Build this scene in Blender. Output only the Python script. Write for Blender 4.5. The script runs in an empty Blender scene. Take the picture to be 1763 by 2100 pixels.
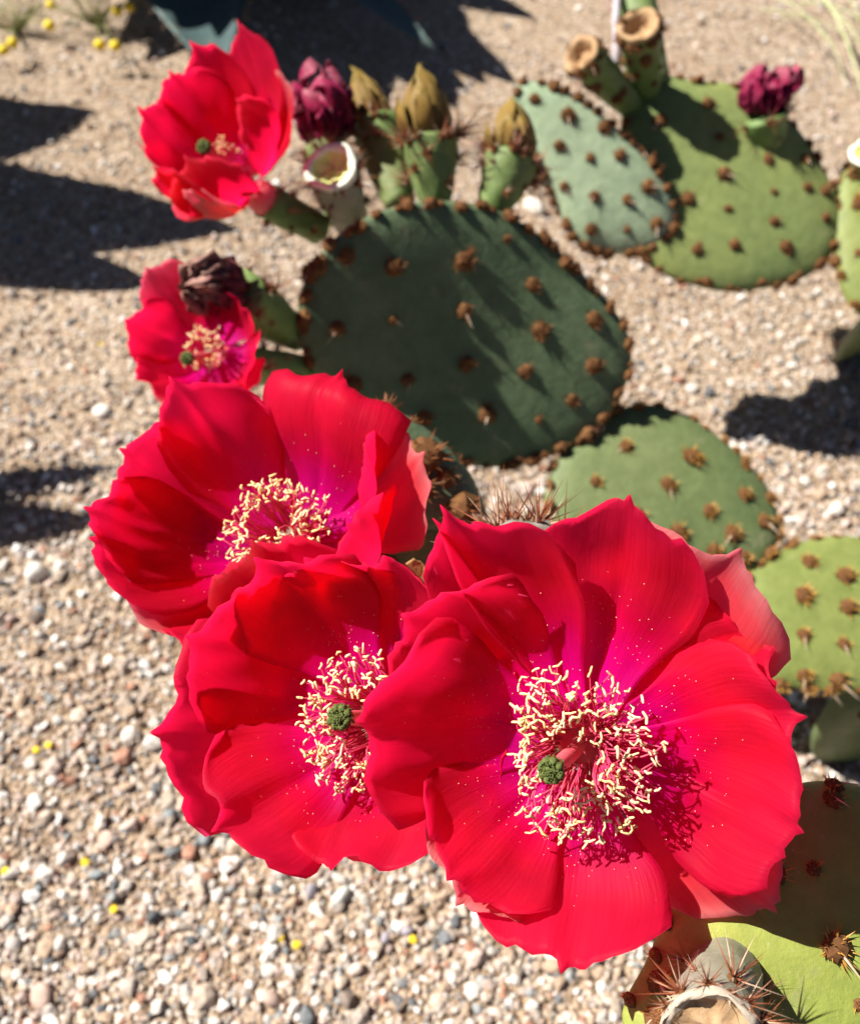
import bpy, math, random
import numpy as np
from mathutils import Vector, Matrix, Quaternion, noise as mnoise

random.seed(7); rng = np.random.default_rng(7)
scene = bpy.context.scene
COL = scene.collection

# ------------------------------------------------------------------ camera
PITCH = math.radians(50.0); CAM_H = 0.55
PW, PH, FPX = 1763.0, 2100.0, 1894.0          # photo grid used for reading positions, focal length in its pixels
CAM = Vector((0, 0, CAM_H))
RT = Vector((1, 0, 0)); FW = Vector((0, math.cos(PITCH), -math.sin(PITCH))); UP = Vector((0, math.sin(PITCH), math.cos(PITCH)))
cam = bpy.data.cameras.new('camera'); camo = bpy.data.objects.new('camera', cam); COL.objects.link(camo)
camo.location = CAM; camo.rotation_euler = (math.radians(90) - PITCH, 0, 0)
cam.sensor_fit = 'VERTICAL'; cam.sensor_height = 24.0; cam.lens = FPX / PH * 24.0
cam.clip_start = 0.01; cam.clip_end = 200.0
cam.dof.use_dof = True; cam.dof.focus_distance = 0.212; cam.dof.aperture_fstop = cam.lens / 2.1; cam.dof.aperture_blades = 0
scene.camera = camo

# ------------------------------------------------------------------ world, sun, exposure
SUN_AZ = math.radians(164.0); SUN_EL = math.radians(47.0)   # azimuth from +X, counter-clockwise
S = Vector((math.cos(SUN_AZ) * math.cos(SUN_EL), math.sin(SUN_AZ) * math.cos(SUN_EL), math.sin(SUN_EL)))
world = bpy.data.worlds.new('World'); scene.world = world; world.use_nodes = True
nt = world.node_tree; bg = nt.nodes['Background']
sky = nt.nodes.new('ShaderNodeTexSky'); sky.sky_type = 'NISHITA'; sky.sun_disc = False; sky.air_density = 0.3; sky.dust_density = 0.3
sky.sun_elevation = SUN_EL; sky.sun_rotation = math.atan2(S.x, S.y)
nt.links.new(sky.outputs[0], bg.inputs[0]); bg.inputs[1].default_value = 0.05
sl = bpy.data.lights.new('sun', 'SUN'); sl.energy = 5.0; sl.angle = math.radians(0.53); sl.color = (1.0, 0.95, 0.87)
so = bpy.data.objects.new('sun', sl); COL.objects.link(so); so.rotation_euler = (-S).to_track_quat('-Z', 'Y').to_euler(); so.location = (-2, 2, 3)
vs = scene.view_settings; vs.view_transform = 'Standard'; vs.look = 'None'; vs.gamma = 1.0; vs.exposure = 1.15; vs.use_curve_mapping = False
scene.cycles.max_bounces = 10; scene.cycles.diffuse_bounces = 9; scene.cycles.glossy_bounces = 2; scene.cycles.transmission_bounces = 9

# ------------------------------------------------------------------ helpers
def ray(px, py):
    return FW + RT * ((px - PW / 2) / FPX) - UP * ((py - PH / 2) / FPX)
def at(px, py, d):                               # point at depth d (metres along the view axis)
    return CAM + ray(px, py) * d
def ground_at(px, py, z=0.0):
    r = ray(px, py); t = (z - CAM_H) / r.z
    return CAM + r * t
def on_plane(px, py, p0, n):
    r = ray(px, py); t = (p0 - CAM).dot(n) / r.dot(n)
    return CAM + r * t
def camdir(x, y, z):                             # right, up, towards the viewer
    return (RT * x + UP * y - FW * z).normalized()
def frame(a):
    a = a.normalized(); h = Vector((0, 0, 1)) if abs(a.z) < 0.9 else Vector((1, 0, 0))
    e1 = h.cross(a).normalized(); return e1, a.cross(e1), a
def ss(a, b, x):
    t = min(1, max(0, (x - a) / (b - a))); return t * t * (3 - 2 * t)

def mesh(name, verts, faces, mats, smooth=True, mi=None):
    me = bpy.data.meshes.new(name); me.from_pydata([tuple(v) for v in verts], [], faces)
    for m in (mats if isinstance(mats, (list, tuple)) else [mats]): me.materials.append(m)
    if mi is not None: me.polygons.foreach_set('material_index', mi)
    if smooth: me.polygons.foreach_set('use_smooth', [True] * len(me.polygons))
    me.update(); return me
def put(name, me, parent=None, mat=None, kind=None):
    o = bpy.data.objects.new(name, me); COL.objects.link(o)
    if parent is not None: o.parent = parent; o.matrix_parent_inverse = PINV[parent.name]
    PINV[o.name] = Matrix.Identity(4)
    if mat is not None: o.matrix_basis = mat
    if kind: o['kind'] = kind
    return o
PINV = {}
def thing(name, loc, label, cat, group=None):
    o = bpy.data.objects.new(name, None); COL.objects.link(o); o.location = loc; o.empty_display_size = 0.02
    PINV[o.name] = Matrix.Translation(-Vector(loc))
    o['label'] = label; o['category'] = cat
    if group: o['group'] = group
    return o
def part_empty(name, parent):                    # identity child empty (its children stay in world coordinates)
    o = bpy.data.objects.new(name, None); COL.objects.link(o); o.empty_display_size = 0.01
    o.parent = parent; o.matrix_parent_inverse = PINV[parent.name]; PINV[o.name] = Matrix.Identity(4)
    return o
def tag(o, label, cat, group=None):
    o['label'] = label; o['category'] = cat
    if group: o['group'] = group
    return o

class MB:
    def __init__(s): s.v = []; s.f = []; s.m = []
    def add(s, v, f, m=0):
        k = len(s.v); s.v += v; s.f += [tuple(i + k for i in q) for q in f]; s.m += [m] * len(f)
    def tube(s, pts, rad, n=5, m=0, cap=True):
        pts = [Vector(p) for p in pts]; v = []; f = []
        t0 = (pts[1] - pts[0]).normalized(); e1, e2, _ = frame(t0)
        for i, p in enumerate(pts):
            t = (pts[min(i + 1, len(pts) - 1)] - pts[max(i - 1, 0)]).normalized()
            e1 = (e1 - t * e1.dot(t)).normalized(); e2 = t.cross(e1)
            r = rad[i] if isinstance(rad, (list, tuple)) else rad
            for k in range(n):
                a = 2 * math.pi * k / n; v.append(p + (e1 * math.cos(a) + e2 * math.sin(a)) * r)
        for i in range(len(pts) - 1):
            for k in range(n):
                f.append((i * n + k, i * n + (k + 1) % n, (i + 1) * n + (k + 1) % n, (i + 1) * n + k))
        if cap:
            f.append(tuple(range(n))[::-1]); f.append(tuple((len(pts) - 1) * n + k for k in range(n)))
        s.add(v, f, m)
    def spike(s, p, q, r, n=3, m=0):
        d = (q - p).normalized(); e1, e2, _ = frame(d)
        v = [p + (e1 * math.cos(2 * math.pi * k / n) + e2 * math.sin(2 * math.pi * k / n)) * r for k in range(n)] + [q]
        s.add(v, [(k, (k + 1) % n, n) for k in range(n)], m)
    def blob(s, c, r, m=0, seg=8, rings=5, sc=(1, 1, 1), jit=0.0, rot=None):
        v = []; f = []
        def P(th, ph):
            d = Vector((math.sin(th) * math.cos(ph) * sc[0], math.sin(th) * math.sin(ph) * sc[1], math.cos(th) * sc[2]))
            if rot is not None: d = rot @ d
            return c + d * r * (1 + jit * (random.random() - .5))
        v.append(P(0, 0))
        for i in range(1, rings):
            for k in range(seg): v.append(P(math.pi * i / rings, 2 * math.pi * k / seg))
        v.append(P(math.pi, 0)); L = len(v) - 1
        for k in range(seg):
            f.append((0, 1 + k, 1 + (k + 1) % seg))
            for i in range(rings - 2):
                a = 1 + i * seg; b = a + seg
                f.append((a + k, b + k, b + (k + 1) % seg, a + (k + 1) % seg))
            a = 1 + (rings - 2) * seg; f.append((a + k, L, a + (k + 1) % seg))
        s.add(v, f, m)
    def mesh(s, name, mats, smooth=True): return mesh(name, s.v, s.f, mats, smooth, s.m)

# ------------------------------------------------------------------ materials
def newmat(name):
    m = bpy.data.materials.new(name); m.use_nodes = True; t = m.node_tree
    return m, t, t.nodes['Principled BSDF'], t.nodes['Material Output']
def nd(t, typ, **kw):
    n = t.nodes.new(typ)
    for k, v in kw.items(): setattr(n, k, v)
    return n
def ramp(t, stops, src, interp='LINEAR'):
    r = nd(t, 'ShaderNodeValToRGB'); r.color_ramp.interpolation = interp
    e = r.color_ramp.elements
    while len(e) < len(stops): e.new(0.5)
    for i, (p, c) in enumerate(stops): e[i].position = p; e[i].color = (*c, 1)
    t.links.new(src, r.inputs[0]); return r.outputs[0]
def noise_tex(t, scale, detail=4, rough=.55, coord='Object', sc=None):
    tc = nd(t, 'ShaderNodeTexCoord'); n = nd(t, 'ShaderNodeTexNoise'); n.inputs['Scale'].default_value = scale
    n.inputs['Detail'].default_value = detail; n.inputs['Roughness'].default_value = rough
    if sc:
        mp = nd(t, 'ShaderNodeMapping'); mp.inputs['Scale'].default_value = sc
        t.links.new(tc.outputs[coord], mp.inputs[0]); t.links.new(mp.outputs[0], n.inputs['Vector'])
    else: t.links.new(tc.outputs[coord], n.inputs['Vector'])
    return n.outputs['Fac']
def mix(t, a, b, fac, mode='MIX'):
    m = nd(t, 'ShaderNodeMix', data_type='RGBA', blend_type=mode)
    for s_, sock in ((fac, m.inputs[0]), (a, m.inputs[6]), (b, m.inputs[7])):
        if isinstance(s_, (int, float)): sock.default_value = s_
        elif isinstance(s_, tuple): sock.default_value = (*s_, 1)
        else: t.links.new(s_, sock)
    return m.outputs[2]
def bump(t, b, h, strength, dist):
    n = nd(t, 'ShaderNodeBump'); n.inputs['Strength'].default_value = strength; n.inputs['Distance'].default_value = dist
    t.links.new(h, n.inputs['Height']); t.links.new(n.outputs[0], b.inputs['Normal'])

def petal_mat(name, stops, trans=0.79, rough=.5, spec=.15, vein=.28, streak=(.70, .0, .04), tint=None):
    m, t, b, out = newmat(name)
    uv = nd(t, 'ShaderNodeUVMap'); sep = nd(t, 'ShaderNodeSeparateXYZ'); t.links.new(uv.outputs[0], sep.inputs[0])
    col = ramp(t, stops, sep.outputs[1])
    mp = nd(t, 'ShaderNodeMapping'); mp.inputs['Scale'].default_value = (34, 1.3, 1); t.links.new(uv.outputs[0], mp.inputs[0])
    n = nd(t, 'ShaderNodeTexNoise'); n.inputs['Scale'].default_value = 1.6; n.inputs['Detail'].default_value = 3
    t.links.new(mp.outputs[0], n.inputs['Vector'])
    r = ramp(t, [(.35, (0, 0, 0)), (.7, (1, 1, 1))], n.outputs['Fac'])
    mm = nd(t, 'ShaderNodeMath', operation='MULTIPLY'); mm.inputs[1].default_value = vein; t.links.new(r, mm.inputs[0])
    big = noise_tex(t, 60, 3)
    col = mix(t, col, streak, mm.outputs[0])
    col = mix(t, col, ramp(t, [(.3, (.80, .80, .84)), (.7, (1.03, 1.03, 1.03))], big), 1.0, 'MULTIPLY')
    t.links.new(col, b.inputs['Base Color']); b.inputs['Roughness'].default_value = rough
    b.inputs['Specular IOR Level'].default_value = spec
    bump(t, b, n.outputs['Fac'], .4, .0005)
    tr = nd(t, 'ShaderNodeBsdfTranslucent'); tcol = mix(t, col, tint, .55) if tint else col; t.links.new(tcol, tr.inputs[0])
    ms = nd(t, 'ShaderNodeMixShader'); ms.inputs[0].default_value = trans
    t.links.new(b.outputs[0], ms.inputs[1]); t.links.new(tr.outputs[0], ms.inputs[2]); t.links.new(ms.outputs[0], out.inputs[0])
    return m
RED = (.94, .018, .085)
M_RED = petal_mat('petal_red', [(0, (.94, .0, .60)), (.26, (.94, .0, .42)), (.44, (.94, .004, .14)), (.62, RED), (.985, (.94, .018, .09)), (1, (.85, .03, .09))], tint=(.98, .11, .38))  # magenta throat: sunlit glow around the stamens painted into the petal colour
M_REDB = petal_mat('petal_reverse', [(0, (.80, .30, .22)), (.3, (.90, .05, .10)), (.8, (.92, .02, .06)), (1, (.88, .12, .15))], vein=.12, trans=.9, tint=(.98, .11, .38))
M_OUT = petal_mat('outer_petal', [(0, (.90, .0, .35)), (.3, (.90, .005, .08)), (.6, (.90, .03, .06)), (.85, (.86, .14, .15)), (1, (.80, .42, .38))], tint=(.98, .11, .38))
M_OUTB = petal_mat('outer_petal_reverse', [(0, (.45, .42, .2)), (.3, (.72, .28, .26)), (.7, (.76, .28, .30)), (1, (.75, .48, .40))], vein=.25, streak=(.6, .1, .12), trans=.70, tint=(.98, .11, .38))
M_SEPAL = petal_mat('sepal_tan', [(0, (.20, .25, .08)), (.5, (.45, .30, .12)), (1, (.55, .36, .14))], trans=.2, streak=(.35, .10, .06), vein=.4)
M_TEPAL = petal_mat('bud_tepal', [(0, (.10, .08, .03)), (.3, (.23, .15, .04)), (.8, (.33, .21, .05)), (1, (.30, .23, .06))], trans=.12, streak=(.14, .08, .02), vein=.6, rough=.5)
M_WILT = petal_mat('wilted_petal', [(0, (.14, .01, .03)), (.5, (.26, .01, .055)), (.85, (.38, .025, .09)), (1, (.42, .12, .16))], trans=.2, streak=(.10, .005, .03), vein=.5, rough=.5)
M_WILTB = petal_mat('dried_petal', [(0, (.12, .03, .03)), (.5, (.24, .035, .055)), (1, (.45, .26, .2))], trans=.15, streak=(.05, .01, .02), vein=.5, rough=.6)

def simple(name, col, rough=.6, spec=.3, var=None, scale=40, bmp=None, trans=0):
    m, t, b, out = newmat(name)
    if var:
        f = noise_tex(t, scale, 4); c = ramp(t, [(.3, col), (.7, var)], f); t.links.new(c, b.inputs['Base Color'])
        if bmp: bump(t, b, f, bmp[0], bmp[1])
    else: b.inputs['Base Color'].default_value = (*col, 1)
    b.inputs['Roughness'].default_value = rough; b.inputs['Specular IOR Level'].default_value = spec
    if trans:
        tr = nd(t, 'ShaderNodeBsdfTranslucent'); tr.inputs[0].default_value = (*col, 1)
        ms = nd(t, 'ShaderNodeMixShader'); ms.inputs[0].default_value = trans
        t.links.new(b.outputs[0], ms.inputs[1]); t.links.new(tr.outputs[0], ms.inputs[2]); t.links.new(ms.outputs[0], out.inputs[0])
    return m
M_FIL = simple('filament', (.80, .16, .22), .5, .3, (.82, .03, .16), 220, trans=.25)
M_ANT = simple('anther', (.84, .62, .22), .8, .1, (.84, .74, .46), 160)
M_POL = simple('pollen', (.92, .66, .40), .7, .2)
M_STYLE = simple('style_pink', (.80, .10, .16), .4, .4, (.78, .2, .2), 160, trans=.2)
M_STIG = simple('stigma_green', (.07, .095, .02), .7, .2, (.125, .145, .04), 1500, (.7, .0006))
M_GLO = simple('glochid_brown', (.11, .038, .013), .6, .2, (.24, .09, .03), 130)
M_GLOY = simple('glochid_yellow', (.42, .20, .035), .55, .3, (.5, .28, .07), 130)
M_NEED = simple('needle_redbrown', (.20, .055, .025), .45, .4, (.34, .12, .05), 200)
M_FELT = simple('areole_felt', (.09, .04, .018), .95, .05, (.17, .085, .035), 500)
M_PALE = simple('pale_spine', (.42, .28, .18), .55, .2, (.55, .44, .33), 160)
M_SCAR = simple('dried_scar_tan', (.33, .20, .10), .9, .05, (.46, .31, .18), 260, (.6, .001))
M_SCARW = simple('fresh_scar_white', (.74, .76, .56), .7, .15, (.80, .80, .70), 240, (.4, .001))
M_SCARY = simple('fresh_scar_hollow', (.56, .60, .17), .6, .2, (.66, .68, .30), 200)
M_RIMW = simple('scar_rim_white', (.34, .28, .22), .9, .05, (.46, .39, .31), 400, (.5, .0008))
M_LEAFB = simple('ovary_leaflet', (.30, .24, .08), .6, .3, (.36, .12, .08), 200)

def pad_mat(name, c1, c2, c3, blush=None):
    m, t, b, out = newmat(name)
    f = noise_tex(t, 14, 4); g = noise_tex(t, 120, 5, .65); k = noise_tex(t, 900, 3)
    c = ramp(t, [(.3, c1), (.5, c2), (.72, c3)], f)
    c = mix(t, c, ramp(t, [(.35, (.78, .80, .76)), (.65, (1.05, 1.05, 1.05))], g), .8, 'MULTIPLY')
    sc = nd(t, 'ShaderNodeTexVoronoi'); sc.inputs['Scale'].default_value = 95
    tc = nd(t, 'ShaderNodeTexCoord'); t.links.new(tc.outputs['Object'], sc.inputs['Vector'])
    c = mix(t, c, (.30, .26, .13), ramp(t, [(.0, (.35, .35, .35)), (.06, (0, 0, 0))], sc.outputs['Distance']))
    bl = noise_tex(t, 38, 6, .7); c = mix(t, c, (.30, .27, .17), ramp(t, [(.60, (0, 0, 0)), (.72, (.55, .55, .55))], bl))
    pk = nd(t, 'ShaderNodeTexVoronoi'); pk.inputs['Scale'].default_value = 260; t.links.new(tc.outputs['Object'], pk.inputs['Vector'])
    c = mix(t, c, (.40, .36, .24), ramp(t, [(.0, (.5, .5, .5)), (.13, (0, 0, 0))], pk.outputs['Distance']))
    t.links.new(c, b.inputs['Base Color']); b.inputs['Roughness'].default_value = .55; b.inputs['Specular IOR Level'].default_value = .25
    bump(t, b, f, .5, .006); bump(t, b, g, .3, .0025)
    return m
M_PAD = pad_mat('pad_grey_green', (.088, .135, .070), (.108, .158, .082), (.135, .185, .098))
M_PADY = pad_mat('pad_yellow_green', (0.141, 0.176, 0.046), (0.173, 0.208, 0.056), (0.212, 0.240, 0.071))
M_PADD = pad_mat('pad_bright_green', (.145, .20, .07), (.19, .235, .08), (.25, .28, .085))
M_PADH = pad_mat('pad_lime_green', (.19, .24, .05), (.24, .285, .06), (.29, .32, .075))
M_PADC = pad_mat('pad_pale_green', (.26, .345, .22), (.31, .395, .255), (.36, .43, .28))
M_PADM = pad_mat('pad_mid_green', (0.102, 0.141, 0.056), (0.127, 0.165, 0.064), (0.155, 0.187, 0.077))
M_OVA = pad_mat('ovary_green', (.10, .18, .05), (.14, .22, .065), (.17, .20, .08))
M_OVAG = pad_mat('ovary_greyish', (.20, .20, .17), (.26, .24, .20), (.20, .25, .14))
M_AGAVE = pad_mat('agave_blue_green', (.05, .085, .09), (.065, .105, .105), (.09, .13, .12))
M_TOOTH = simple('agave_tooth', (.16, .09, .05), .5)

# ------------------------------------------------------------------ ground
def gz(x, y):
    v = Vector((x, y, 0))
    return 0.010 * mnoise.noise(v * 2.3) + 0.005 * mnoise.noise(v * 7.1) + 0.0022 * mnoise.noise(v * 23.0)
def build_ground():
    m, t, b, out = newmat('sand_and_grit')
    tc = nd(t, 'ShaderNodeTexCoord')
    v1 = nd(t, 'ShaderNodeTexVoronoi'); v1.inputs['Scale'].default_value = 210; t.links.new(tc.outputs['Object'], v1.inputs['Vector'])
    v2 = nd(t, 'ShaderNodeTexVoronoi'); v2.inputs['Scale'].default_value = 420; t.links.new(tc.outputs['Object'], v2.inputs['Vector'])
    s1 = nd(t, 'ShaderNodeSeparateColor'); t.links.new(v1.outputs['Color'], s1.inputs[0])
    s2 = nd(t, 'ShaderNodeSeparateColor'); t.links.new(v2.outputs['Color'], s2.inputs[0])
    stops = [(0, (.21, .14, .085)), (.2, (.37, .27, .185)), (.45, (.48, .37, .265)), (.7, (.56, .46, .36)), (.88, (.72, .64, .56)), (.97, (.15, .12, .10))]
    c = mix(t, ramp(t, stops, s1.outputs[0], 'CONSTANT'), ramp(t, stops, s2.outputs[0], 'CONSTANT'), .5)
    f = noise_tex(t, 5, 5); c = mix(t, c, ramp(t, [(.3, (.80, .74, .68)), (.7, (1, 1, 1))], f), 1.0, 'MULTIPLY')
    t.links.new(c, b.inputs['Base Color']); b.inputs['Roughness'].default_value = .9; b.inputs['Specular IOR Level'].default_value = .1
    ad = nd(t, 'ShaderNodeMath', operation='ADD'); t.links.new(v1.outputs['Distance'], ad.inputs[0]); t.links.new(v2.outputs['Distance'], ad.inputs[1])
    iv = nd(t, 'ShaderNodeMath', operation='SUBTRACT'); iv.inputs[0].default_value = 1.2; t.links.new(ad.outputs[0], iv.inputs[1])
    bump(t, b, iv.outputs[0], .9, .003)
    def axis(lo, hi, n, far):
        c = list(np.linspace(lo, hi, n)); a = [lo - d for d in far][::-1]; z = [hi + d for d in far]; return a + c + z
    far = [.15, .5, 1.5, 5, 15, 40]
    xs = axis(-1.4, 1.4, 150, far); ys = axis(-.6, 2.2, 150, far)
    V = [(x, y, gz(x, y) * (1 if abs(x) < 3 and abs(y) < 4 else 0)) for y in ys for x in xs]
    n = len(xs); F = [(j * n + i, j * n + i + 1, (j + 1) * n + i + 1, (j + 1) * n + i) for j in range(len(ys) - 1) for i in range(n - 1)]
    o = put('ground', mesh('ground', V, F, m)); o['kind'] = 'structure'
build_ground()

def ico():
    p = (1 + 5 ** .5) / 2
    v = np.array([(-1, p, 0), (1, p, 0), (-1, -p, 0), (1, -p, 0), (0, -1, p), (0, 1, p), (0, -1, -p), (0, 1, -p), (p, 0, -1), (p, 0, 1), (-p, 0, -1), (-p, 0, 1)], float)
    v /= np.linalg.norm(v[0])
    f = np.array([(0, 11, 5), (0, 5, 1), (0, 1, 7), (0, 7, 10), (0, 10, 11), (1, 5, 9), (5, 11, 4), (11, 10, 2), (10, 7, 6), (7, 1, 8), (3, 9, 4), (3, 4, 2), (3, 2, 6), (3, 6, 8), (3, 8, 9), (4, 9, 5), (2, 4, 11), (6, 2, 10), (8, 6, 7), (9, 8, 1)])
    return v, f
STONE = [((.68, .62, .56), 20), ((.55, .45, .36), 24), ((.44, .32, .23), 20), ((.58, .45, .39), 14), ((.45, .38, .33), 7), ((.30, .24, .20), 5), ((.16, .17, .18), 4), ((.30, .31, .31), 4), ((.42, .22, .15), 4), ((.80, .77, .73), 8)]
def stone_mat():
    m, t, b, out = newmat('stone')
    a = nd(t, 'ShaderNodeAttribute'); a.attribute_name = 'col'
    f = noise_tex(t, 420, 4); c = mix(t, a.outputs['Color'], ramp(t, [(.3, (.72, .70, .68)), (.7, (1.08, 1.08, 1.08))], f), 1.0, 'MULTIPLY')
    t.links.new(c, b.inputs['Base Color']); b.inputs['Roughness'].default_value = .75; b.inputs['Specular IOR Level'].default_value = .25
    bump(t, b, f, .5, .0008); return m
M_STONE = stone_mat()
def stones_mesh(name, C, R, cols, seed):
    g = np.random.default_rng(seed); v0, f0 = ico(); n = len(C)
    q = g.normal(size=(n, 4)); q /= np.linalg.norm(q, axis=1)[:, None]
    w, x, y, z = q.T
    Rm = np.stack([1 - 2 * (y * y + z * z), 2 * (x * y - z * w), 2 * (x * z + y * w), 2 * (x * y + z * w), 1 - 2 * (x * x + z * z), 2 * (y * z - x * w), 2 * (x * z - y * w), 2 * (y * z + x * w), 1 - 2 * (x * x + y * y)], 1).reshape(n, 3, 3)
    V = v0[None] * (1 + g.uniform(-.26, .26, (n, 12, 1))) * g.uniform(.55, 1.3, (n, 1, 3))
    V = np.einsum('nij,nkj->nki', Rm, V) * R[:, None, None]; V[:, :, 2] *= .75
    V += C[:, None, :]
    F = (f0[None] + (np.arange(n) * 12)[:, None, None]).reshape(-1, 3)
    me = bpy.data.meshes.new(name); me.vertices.add(n * 12); me.vertices.foreach_set('co', V.ravel())
    me.loops.add(F.size); me.loops.foreach_set('vertex_index', F.ravel().astype(np.int32))
    me.polygons.add(len(F)); me.polygons.foreach_set('loop_start', np.arange(0, F.size, 3, dtype=np.int32))
    me.polygons.foreach_set('use_smooth', np.full(len(F), n == 1))
    me.update(calc_edges=True)
    at_ = me.color_attributes.new('col', 'FLOAT_COLOR', 'POINT')
    cc = np.ones((n, 12, 4)); cc[:, :, :3] = cols[:, None, :]; at_.data.foreach_set('color', cc.ravel())
    me.materials.append(M_STONE); return me
def build_gravel():
    g = np.random.default_rng(3)
    pal = np.array([c for c, w in STONE]); wt = np.array([w for c, w in STONE], float); wt /= wt.sum()
    P = []; Rr = []
    # sampled over the ground as the view spreads over it: small grit everywhere, coarser stones mixed in
    def scatter(n, r0, r1, pyr, pw=1.0):
        k = 0
        while k < n:
            px = g.uniform(-350, PW + 350); py = (PH + 250 - (PH + 250 - pyr) * g.uniform() ** pw) if pw < 2 else pyr + 1000 * g.uniform() ** 1.3
            p = ground_at(px, py); r = r0 + (r1 - r0) * g.uniform() ** 2.5
            P.append((p.x, p.y, gz(p.x, p.y) + r * .5)); Rr.append(r); k += 1
    scatter(34000, .0009, .0026, -60, 1.0)
    scatter(17000, .0014, .0036, 100, .9)
    scatter(3000, .0026, .0060, 900, .75)
    scatter(2600, .0024, .0052, -60, 2.2)
    P = np.array(P); Rr = np.array(Rr); idx = g.choice(len(pal), len(P), p=wt)
    cols = np.clip(pal[idx] * g.uniform(.72, 1.1, (len(P), 1)), 0, .9)
    o = put('gravel', stones_mesh('gravel', P, Rr, cols, 5), kind='stuff')
    o['label'] = 'tan and white gravel covering the ground'; o['category'] = 'gravel'
build_gravel()

# ------------------------------------------------------------------ spine clusters (shared meshes)
def spine_mesh(name, kind, seed):
    random.seed(seed); b = MB()
    if kind in ('brown', 'yellow'):
        b.blob(Vector((0, 0, 0)), .0032, 1, 8, 5, (1, 1, .65), .2)
        for i in range(random.choice((26, 40, 52))):
            a = random.uniform(0, 6.283); s_ = random.random() ** .7; t = s_ * 1.2
            d = Vector((math.cos(a) * math.sin(t), math.sin(a) * math.sin(t), math.cos(t)))
            p = Vector((math.cos(a), math.sin(a), 0)) * .0022 * s_
            b.spike(p, p + d * random.uniform(.0024, .0042), random.uniform(.00028, .0004), 3, 0)
        if random.random() < .3:
            for i in range(random.choice((1, 1, 2))):
                a = random.uniform(-2.2, -.9); t = random.uniform(.9, 1.3)
                d = Vector((math.cos(a) * math.sin(t), math.sin(a) * math.sin(t), math.cos(t)))
                b.spike(Vector((0, 0, .001)), d * random.uniform(.007, .010), .0005, 4, 2)
        mats = [M_GLO if kind == 'brown' else M_GLOY, M_FELT, M_PALE]
    else:
        b.blob(Vector((0, 0, 0)), .0016, 1, 7, 4, (1, 1, .6))
        for i in range(30):
            a = random.uniform(0, 6.283); t = random.random() ** .8 * 1.15
            d = Vector((math.cos(a) * math.sin(t), math.sin(a) * math.sin(t), math.cos(t)))
            L = random.uniform(.006, .0125) if i < 15 else random.uniform(.002, .0045)
            b.spike(d * .0008, d * L, .00022, 3, 0 if i % 6 else 2)
        b.spike(Vector((0, .0006, 0)), Vector((.0012, .0035, .003)), .0007, 4, 2)
        mats = [M_NEED, M_FELT, M_PALE]
    return b.mesh(name, mats, False)
SP = {k: [spine_mesh('spine_cluster', k, 20 + i * 7 + j) for i in range(9)] for j, k in enumerate(('brown', 'yellow', 'needle'))}
random.seed(11)
def spines(parent, p, n, kind, sc=1.0, up=None):
    n = n.normalized(); u = (up if up is not None else UP); e2 = (u - n * u.dot(n))
    e2 = e2.normalized() if e2.length > 1e-4 else frame(n)[0]
    e1 = e2.cross(n); M = Matrix((e1, e2, n)).transposed().to_4x4()
    s_ = sc * random.choice((.6, .8, .95, 1.0, 1.1, 1.3)) * random.uniform(.9, 1.1)
    M = Matrix.Translation(p) @ M @ Matrix.Rotation(random.uniform(-.9, .9), 4, 'Z') @ Matrix.Rotation(random.uniform(-.25, .25), 4, 'X') @ Matrix.Scale(s_, 4)
    return put('spine_cluster', random.choice(SP[kind]), parent, M)

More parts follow.
